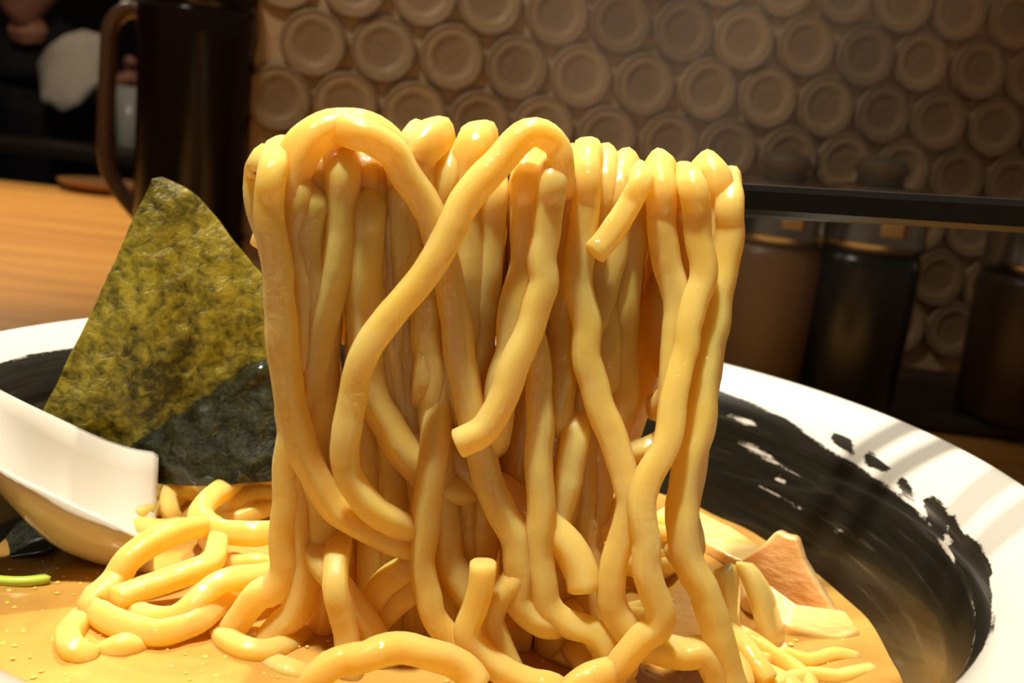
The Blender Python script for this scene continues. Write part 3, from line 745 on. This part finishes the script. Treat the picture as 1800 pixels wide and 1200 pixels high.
lie([(500, 836, .004), (448, 843, .007), (395, 860, .009), (360, 885, .009), (353, 908, .008), (378, 930, .007), (420, 937, .007), (465, 937, .007), (500, 930, .005)], 'ring shaped noodle left of the bunch', w=1.1)
lie([(385, 897, .003), (413, 880, .006), (451, 866, .007), (490, 870, .006)], 'noodle curled inside the upper part of the ring', w=.85)
lie([(392, 915, .002), (427, 908, .003), (465, 895, .004), (500, 886, .003)], 'noodle lying across the middle of the ring', w=.85)
lie([(335, 868, .001), (318, 858, .004), (300, 862, .006), (294, 880, .005), (300, 903, .003), (312, 918, .0)], 'hooked noodle end beside the tip of the white spoon', w=.86)
lie([(228, 922, .0), (240, 908, .003), (259, 898, .004), (285, 886, .003), (320, 876, .0)], 'short noodle emerging from under the spoon tip', w=.86)
lie([(236, 918, .001), (262, 926, .003), (290, 930, .003), (320, 924, .0)], 'noodle lying against the lower edge of the spoon tip', w=.86)
lie([(152, 1082, -.001), (134, 1098, .0006), (119, 1120, .001), (130, 1143, .001), (160, 1156, -.0005)], 'small hook of noodle half sunk at far left', w=.95)
lie([(186, 1148, -.001), (217, 1136, .0008), (246, 1142, -.001)], 'tiny stub of noodle breaking the broth beside the small hook', w=1.0)
lie([(376, 1108, -.002), (395, 1124, .0), (425, 1140, .001), (460, 1146, .001), (495, 1138, .0), (535, 1118, -.001)], 'half sunk noodle curve between the large loop and the bunch', w=.9)
lie([(440, 1160, -.003), (480, 1171, -.0008), (520, 1184, -.0008), (556, 1196, -.003)], 'sunken noodle near the bottom edge left of the bunch', w=.9)
lie([(400, 985, .0), (425, 992, .002), (452, 990, .003), (480, 996, .001)], 'knobbly noodle piece below the ring', w=.9)
lie([(362, 945, .001), (372, 962, .002), (360, 990, -.002)], 'short upright noodle under the ring', w=.8)
lie([(540, 1215, .003), (557, 1192, .006), (580, 1170, .008), (610, 1158, .009), (640, 1154, .010), (673, 1143, .011), (713, 1138, .011), (753, 1148, .010), (793, 1161, .008), (822, 1180, .006), (840, 1205, .004)], 'arched noodle along the bottom edge in front of the bunch', w=1.02)
lie([(1000, 1215, .003), (1023, 1195, .005), (1047, 1184, .006), (1078, 1176, .006), (1102, 1168, .005)], 'noodle end at the bottom edge right of centre', w=.98)
lie([(985, 1165, .0), (1000, 1140, .002), (1015, 1150, .003), (1030, 1170, .002)], 'small noodle bend just above the bottom edge right of centre', w=.85)
lie([(1250, 1080, .004), (1277, 1107, .005), (1305, 1133, .005), (1327, 1160, .004), (1350, 1195, .002)], 'noodle leaving the right edge strand towards the bottom right', w=.82)
lie([(1280, 1100, .001), (1315, 1122, .003), (1350, 1146, .002), (1385, 1166, .001), (1415, 1190, .0005), (1430, 1220, .0)], 'noodle lying beside the right edge strand in the broth', w=.75)
lie([(1300, 1172, -.001), (1340, 1182, .0003), (1380, 1200, .0005), (1410, 1225, .0)], 'half sunk noodle at the bottom edge far right', w=.8)
lie([(1262, 1105, .002), (1290, 1135, .003), (1305, 1165, .003), (1312, 1205, .001)], 'noodle running straight to the bottom edge under the right edge strand', .72)
lie([(1318, 1150, .001), (1345, 1158, .0012), (1380, 1150, .001), (1420, 1160, .0006), (1465, 1150, .0004), (1505, 1158, -.001)], 'thin wavy noodle below the pale yellow bamboo shoot', .62)
lie([(1350, 1215, .0), (1385, 1196, .0008), (1430, 1186, .0006), (1480, 1190, .0002), (1530, 1178, -.001)], 'thin noodle in the bottom right corner of the broth', .66)
# lit noodles behind the foot of the bunch
lab = 'noodle lying in the lit broth behind the right foot of the bunch'
rnd = random.Random(5)
for i in range(9):
    x = rnd.uniform(1020, 1190); y = rnd.uniform(905, 1010)
    lie([(x-70, y+rnd.uniform(-12, 12), -.001), (x-35, y+rnd.uniform(-14, 6), .003), (x, y+rnd.uniform(-12, 6), .004), (x+40, y+rnd.uniform(-10, 14), .003), (x+80, y+rnd.uniform(-6, 20), -.001)], lab, .85, group='noodles behind the right foot')
for i in range(7):
    x = rnd.uniform(560, 960); y = rnd.uniform(850, 960)
    lie([(x-70, y+rnd.uniform(-12, 12), -.001), (x-35, y+rnd.uniform(-14, 6), .003), (x, y+rnd.uniform(-12, 6), .004), (x+40, y+rnd.uniform(-10, 14), .003), (x+80, y+rnd.uniform(-6, 20), -.001)], 'noodle lying in the broth behind the middle of the bunch', .9, group='noodles behind the bunch')
for i in range(10):
    x = rnd.uniform(640, 1180); y = rnd.uniform(1060, 1180); a_ = rnd.uniform(-.4, .4)
    lie([(x-60, y-60*a_, -.002), (x-25, y-20*a_+rnd.uniform(-8, 8), .001), (x+20, y+20*a_+rnd.uniform(-8, 8), .0012), (x+60, y+60*a_, -.002)], 'half sunk noodle in the brown broth at the foot of the bunch', .85, group='half sunk noodles at the foot')

# ------------------------------------------------------------------ toppings
def menma_material(name, c1, c2):
    m, t, b = mat(name, c1, .3, .5, sss=.5, sss_r=(.004, .002, .0008), coat=.4, coat_r=.08)
    tc = t.nodes.new('ShaderNodeTexCoord'); mp = N(t, 'ShaderNodeMapping'); mp.inputs['Scale'].default_value = (60, 400, 400); t.links.new(tc.outputs['Object'], mp.inputs['Vector'])
    nz = N(t, 'ShaderNodeTexNoise', Scale=1, Detail=3); t.links.new(mp.outputs[0], nz.inputs['Vector'])
    t.links.new(ramp(t, nz.outputs[0], [(.3, c1), (.7, c2)]), b.inputs['Base Color'])
    bp = N(t, 'ShaderNodeBump', Strength=.8, Distance=.0007); t.links.new(nz.outputs[0], bp.inputs['Height']); t.links.new(bp.outputs[0], b.inputs['Normal'])
    return m
M_MENMA = menma_material('bamboo_shoot', (.80, .48, .19), (.90, .60, .28))
M_MENMA2 = menma_material('pale_bamboo_shoot', (.70, .47, .15), (.88, .66, .28))
def slab(name, front, thick, m, label, cat, bev=.0009, group=None):
    """front: outline (world points, counter-clockwise seen from the camera); thick: offset vector of the back face"""
    n = len(front); c = sum(front, Vector())/n
    V = [p for p in front]+[p+thick for p in front]
    F = [tuple(range(n)), tuple(range(2*n-1, n-1, -1))]
    for k in range(n): F.append((k, k+n, (k+1) % n+n, (k+1) % n))
    o = mesh_obj(name, V, F, m, smooth=True)
    b = o.modifiers.new('bevel', 'BEVEL'); b.width = bev; b.segments = 3; b.limit_method = 'ANGLE'
    tag(o, label, cat, group); return o
def mm(pts, y0, y1):
    xs = [p[0] for p in pts]; a, b2 = min(xs), max(xs)
    return [uy(px, py, y0+(y1-y0)*(px-a)/(b2-a)) for px, py in pts]
slab('bamboo_shoot', mm([(1300, 985), (1336, 962), (1366, 931), (1380, 942), (1400, 944), (1412, 985), (1428, 1012), (1450, 1048), (1478, 1090), (1440, 1112), (1385, 1085), (1340, 1030)], .014, .004), Vector((.003, .007, -.002)), M_MENMA, 'peach coloured strip of bamboo shoot standing up against the black bowl side', 'bamboo shoot', .0014)
slab('bamboo_shoot', [uz(px, py, ZS+z) for px, py, z in ((1285, 985, .006), (1320, 1000, .007), (1400, 1060, .006), (1486, 1070, .004), (1516, 1110, .001), (1470, 1125, .0), (1390, 1100, .002), (1310, 1045, .004))][::-1], Vector((0, .001, -.004)), M_MENMA2, 'pale yellow strip of bamboo shoot lying under the peach coloured one', 'bamboo shoot')
slab('bamboo_shoot', [uz(px, py, ZS+z) for px, py, z in ((1205, 888, .003), (1235, 898, .004), (1290, 930, .005), (1345, 962, .004), (1335, 1000, .002), (1280, 975, .003), (1215, 935, .003))][::-1], Vector((0, .001, -.004)), M_MENMA2, 'flat pale bamboo shoot at the far edge of the broth behind the right edge strand', 'bamboo shoot')
slab('bamboo_shoot', [uz(px, py, ZS+z) for px, py, z in ((1060, 930, .004), (1080, 905, .006), (1110, 930, .006), (1120, 965, .003), (1085, 975, .002))][::-1], Vector((0, .001, -.004)), M_MENMA, 'small orange bit of bamboo shoot seen through the fork of noodles', 'bamboo shoot')
slab('bamboo_shoot', [uz(px, py, ZS+z) for px, py, z in ((1140, 905, .003), (1180, 880, .005), (1205, 900, .005), (1205, 945, .003), (1150, 950, .002))][::-1], Vector((0, .001, -.004)), M_MENMA2, 'small pale bamboo shoot seen between the wavy strand and the right edge strand', 'bamboo shoot')
# translucent cabbage-like slice arched behind the right edge strand
m_on = mat('translucent_onion', (.78, .60, .20), .2, .5, sss=.7, sss_r=(.005, .003, .001), coat=.6, coat_r=.06)[0]
def strip(name, a, b2, m, label, cat, thick=.0012, y0=0, y1=0, sub=6):
    """curved sheet between two pixel polylines a and b2 at depths y0 and y1"""
    V = []; F = []; n = len(a)
    for k in range(n):
        for j in range(sub+1):
            f = j/sub; px = a[k][0]*(1-f)+b2[k][0]*f; py = a[k][1]*(1-f)+b2[k][1]*f
            V.append(uy(px, py, y0+(y1-y0)*f-.003*math.sin(math.pi*f)))
    for k in range(n-1):
        for j in range(sub):
            q = k*(sub+1)+j; F.append((q, q+1, q+sub+2, q+sub+1))
    o = mesh_obj(name, V, F, m)
    s = o.modifiers.new('solid', 'SOLIDIFY'); s.thickness = thick; s.offset = 0
    s = o.modifiers.new('sub', 'SUBSURF'); s.levels = s.render_levels = 1
    tag(o, label, cat); return o
strip('onion_slice', [(1252, 1000), (1258, 1030), (1270, 1065), (1280, 1100), (1288, 1140)], [(1290, 985), (1300, 1020), (1296, 1060), (1300, 1100), (1306, 1140)], m_on, 'narrow translucent onion slice just right of the right edge strand', 'onion slice', .0014, -.012, -.008)
strip('onion_slice', [(1290, 985), (1306, 1022), (1322, 1065), (1332, 1110), (1336, 1160)], [(1318, 985), (1350, 1025), (1368, 1070), (1378, 1115), (1380, 1165)], m_on, 'broad translucent onion slice arched before the peach coloured bamboo shoot', 'onion slice', .0015, -.008, -.003)
# scallion rings
m_sc, t, b = mat('scallion', (.45, .62, .08), .3, .5, sss=.4)
def scallion(px, py, w, h, label, rz=0, part=(0, 2*math.pi)):
    p = uz(px, py, ZS+.0006); V = []; F = []; n = 32
    prof = [(.0040*w, -.0006), (.0042*w, .0012*h), (.0034*w, .0014*h), (.0031*w, -.0006)]
    for i in range(n+1):
        a_ = part[0]+(part[1]-part[0])*i/n+rz
        for (r_, z_) in prof: V.append((p.x+r_*1.5*math.cos(a_), p.y+r_*math.sin(a_), p.z+z_))
    for i in range(n):
        for k in range(4):
            q = i*4+k; q2 = i*4+(k+1) % 4; F.append((q, q2, q2+4, q+4))
    F.append((0, 3, 2, 1)); F.append((n*4, n*4+1, n*4+2, n*4+3))
    tag(mesh_obj('scallion_slice', V, F, m_sc), label, 'scallion', 'scallion slices in the broth')
scallion(28, 1000, 1.5, .8, 'curved green scallion slice floating alone at the far left', part=(R(185), R(330)))
scallion(311, 838, .8, 2.2, 'small yellow green scallion ring beside the dark wet seaweed')

# ------------------------------------------------------------------ thin steam behind the bunch
m_st = bpy.data.materials.new('steam'); m_st.use_nodes = True; t = m_st.node_tree; t.nodes.clear()
out = t.nodes.new('ShaderNodeOutputMaterial'); vs = N(t, 'ShaderNodeVolumeScatter', Anisotropy=.2); vs.inputs['Color'].default_value = (.97, .90, .80, 1)
tc = t.nodes.new('ShaderNodeTexCoord'); nz = N(t, 'ShaderNodeTexNoise', Scale=14, Detail=2); t.links.new(tc.outputs['Object'], nz.inputs['Vector'])
mr = N(t, 'ShaderNodeMapRange'); mr.inputs['From Min'].default_value = .35; mr.inputs['From Max'].default_value = .75; mr.inputs['To Max'].default_value = STEAM
t.links.new(nz.outputs[0], mr.inputs[0])
ln = t.nodes.new('ShaderNodeVectorMath'); ln.operation = 'LENGTH'; mp = N(t, 'ShaderNodeMapping'); mp.inputs['Scale'].default_value = (1/.22, 1/.11, 1/.15)
t.links.new(tc.outputs['Object'], mp.inputs['Vector']); t.links.new(mp.outputs[0], ln.inputs[0])
m3 = N(t, 'ShaderNodeMapRange', interpolation_type='SMOOTHSTEP'); m3.inputs['From Min'].default_value = 1; m3.inputs['From Max'].default_value = .2; t.links.new(ln.outputs['Value'], m3.inputs[0])
m4 = N(t, 'ShaderNodeMath', operation='MULTIPLY'); t.links.new(mr.outputs[0], m4.inputs[0]); t.links.new(m3.outputs[0], m4.inputs[1])
t.links.new(m4.outputs[0], vs.inputs['Density']); t.links.new(vs.outputs[0], out.inputs['Volume'])
V, F = lathe([(.002, -1), (.5, -.87), (.87, -.5), (1, 0), (.87, .5), (.5, .87), (.002, 1)], 24)
V = [(x*.22, y*.11, z*.15) for x, y, z in V]
F += [tuple(range(23, -1, -1)), tuple(range(144, 168))]
st = mesh_obj('steam', V, F, m_st); st.location = (.10, .20, .20)
tag(st, 'faint steam drifting up behind the lifted noodles', 'steam', kind='stuff')

# ------------------------------------------------------------------ seaweed sheets
def nori_material(name, c, tr, dark, spec=.5, rough=.32, coat=.25):
    m = bpy.data.materials.new(name); m.use_nodes = True; t = m.node_tree; b = t.nodes['Principled BSDF']; out = t.nodes['Material Output']
    tc = t.nodes.new('ShaderNodeTexCoord'); n1 = N(t, 'ShaderNodeTexNoise', Scale=430, Detail=4, Roughness=.65, Distortion=.4); n2 = N(t, 'ShaderNodeTexNoise', Scale=38, Detail=3)
    t.links.new(tc.outputs['Object'], n1.inputs['Vector']); t.links.new(tc.outputs['Object'], n2.inputs['Vector'])
    mx = N(t, 'ShaderNodeMath', operation='MULTIPLY_ADD'); mx.inputs[1].default_value = .45; mx.inputs[2].default_value = .0
    t.links.new(n2.outputs[0], mx.inputs[0]); ad = N(t, 'ShaderNodeMath', operation='MULTIPLY_ADD'); ad.inputs[1].default_value = .55
    t.links.new(n1.outputs[0], ad.inputs[0]); t.links.new(mx.outputs[0], ad.inputs[2])
    col = ramp(t, ad.outputs[0], [(.40, tuple(x*dark for x in c)), (.50, c), (.60, tuple(min(1, x*1.7) for x in c))])
    t.links.new(col, b.inputs['Base Color']); b.inputs['Roughness'].default_value = rough; b.inputs['Specular IOR Level'].default_value = spec; b.inputs['Coat Weight'].default_value = coat; b.inputs['Coat Roughness'].default_value = .07
    bp = N(t, 'ShaderNodeBump', Strength=1.0, Distance=.0016); t.links.new(ad.outputs[0], bp.inputs['Height']); t.links.new(bp.outputs[0], b.inputs['Normal'])
    if tr:
        tl = N(t, 'ShaderNodeBsdfTranslucent'); t.links.new(ramp(t, ad.outputs[0], [(.40, (.13, .11, .006)), (.58, (.76, .66, .06))]), tl.inputs['Color'])
        ms = N(t, 'ShaderNodeMixShader'); ms.inputs[0].default_value = tr
        t.links.new(b.outputs[0], ms.inputs[1]); t.links.new(tl.outputs[0], ms.inputs[2]); t.links.new(ms.outputs[0], out.inputs['Surface'])
    return m
def sheet(left, right, yl, yr, m, label, nu=64, nv=80, amp=.0011, seed=0, bow=.004):
    """left/right: pixel polylines of the two side edges from top to bottom; yl/yr: (top, bottom) depths"""
    V = []; F = []
    Ls = spline([(p[0], p[1], 0) for p in left], 4); Rs = spline([(p[0], p[1], 0) for p in right], 4)
    def at(L, t_):
        f = t_*(len(L)-1); i = min(int(f), len(L)-2); f -= i
        return L[i][0]*(1-f)+L[i+1][0]*f, L[i][1]*(1-f)+L[i+1][1]*f
    for j in range(nv+1):
        t_ = j/nv; a_, b_ = at(Ls, t_), at(Rs, t_)
        for i in range(nu+1):
            s_ = i/nu; px = a_[0]*(1-s_)+b_[0]*s_; py = a_[1]*(1-s_)+b_[1]*s_
            Y = (yl[0]*(1-t_)+yl[1]*t_)*(1-s_) + (yr[0]*(1-t_)+yr[1]*t_)*s_
            p = uy(px, py, Y)
            d = amp*(mnoise.noise(p*90+Vector((seed, 0, 0)))*1.3+mnoise.noise(p*230+Vector((seed, 3, 0)))*.7) - bow*math.sin(math.pi*s_)
            V.append(p+Vector((0, d, 0)))
    for j in range(nv):
        for i in range(nu):
            q = j*(nu+1)+i; F.append((q, q+nu+1, q+nu+2, q+1))
    o = mesh_obj('seaweed_sheet', V, F, m); s = o.modifiers.new('solid', 'SOLIDIFY'); s.thickness = .0004
    tag(o, label, 'seaweed', 'seaweed sheets in the bowl'); return o
M_NORI = nori_material('dried_seaweed', (.25, .21, .03), .5, .25)
M_NORIW = nori_material('wet_seaweed', (.016, .017, .005), .16, .35, .12, .5, .9)
NL = bowl_hit(66, 735).y-.004
sheet([(268, 316), (240, 375), (205, 452), (165, 535), (115, 640), (62, 745), (40, 800)], [(287, 310), (340, 338), (395, 402), (445, 465), (500, 530), (540, 640), (560, 800)], (.030, NL), (.034, .040), M_NORI, 'tall olive green seaweed sheet standing upright at the left back of the bowl', bow=.003)
sheet([(420, 640), (370, 665), (300, 705), (240, 760), (215, 815), (230, 850)], [(520, 610), (525, 640), (530, 690), (535, 740), (540, 790), (540, 835)], (.036, .020), (.034, .020), M_NORIW, 'dark wet seaweed sheet slumped in the broth before the upright sheet', seed=5, amp=.0016)
sheet([(-60, 872), (-70, 905), (-70, 940), (-60, 975)], [(70, 892), (95, 910), (110, 935), (95, 965)], (.018, -.004), (.013, -.004), M_NORIW, 'dark wet seaweed sheet under the white spoon at the left frame edge', seed=9, amp=.0014, nv=24)

# ------------------------------------------------------------------ white spoon
M_PORC = mat('white_porcelain', (.62, .60, .54), .12, .5, sss=.2, sss_r=(.003, .002, .001), coat=.3, coat_r=.05)[0]
def spoon():
    e = tag(empty('soup_spoon', uz(150, 900, ZS)), 'white porcelain soup spoon resting in the broth at the left', 'spoon')
    O = e.location
    # stations from handle (left, outside the frame) to the tip: back rim pixel, front rim pixel, depth of the trough
    st = [((-330, 490, -.004), (-330, 560, -.020), .002), ((-200, 568, -.003), (-200, 662, -.020), .002), ((-90, 636, -.001), (-90, 748, -.020), .003), ((0, 692, .001), (0, 818, -.019), .008), ((100, 740, .008), (90, 864, -.016), .014), ((190, 780, .014), (180, 907, -.014), .014), ((240, 795, .016), (235, 932, -.012), .013), ((268, 800, .017), (262, 946, -.011), .013), ((279, 806, .018), (272, 950, -.010), .0125)]
    n = 18; rows_in = []; rows_out = []
    S_ = spline([(*uy(*b_[:2], b_[2]), *uy(*f_[:2], f_[2]), d_) for b_, f_, d_ in st], .0025)
    th = .0016
    for q in S_:
        Bk, Fr, dp = Vector(q[0:3]), Vector(q[3:6]), q[6]
        ri = []; ro = []
        for k in range(n+1):
            s_ = k/n; base = Bk*(1-s_)+Fr*s_
            sag = dp*(1-abs(2*s_-1)**2.6)
            ri.append(base-Vector((0, 0, sag)))
            ro.append(base-Vector((0, 0, (dp+th*1.5)*(1-abs(2*s_-1)**2.6)))+(Bk-Fr).normalized()*(th*(1-2*s_)))
        rows_in.append(ri); rows_out.append(ro)
    V = []; F = []; m = len(rows_in); w = n+1
    for r_ in rows_in+rows_out:
        for p in r_: V.append(p-O)
    for i in range(m-1):
        for k in range(n):
            q = i*w+k; F.append((q, q+1, q+w+1, q+w)[::-1]); q += m*w; F.append((q, q+1, q+w+1, q+w))
        for k, fl in ((0, 0), (n, 1)):
            q = i*w+k; f = (q, q+w, q+w+m*w, q+m*w); F.append(f if fl else f[::-1])
    for i, fl in ((0, 0), (m-1, 1)):
        for k in range(n):
            q = i*w+k; f = (q, q+1, q+1+m*w, q+m*w); F.append(f[::-1] if fl else f)
    mesh_obj('bowl', V, F, M_PORC, e)
spoon()
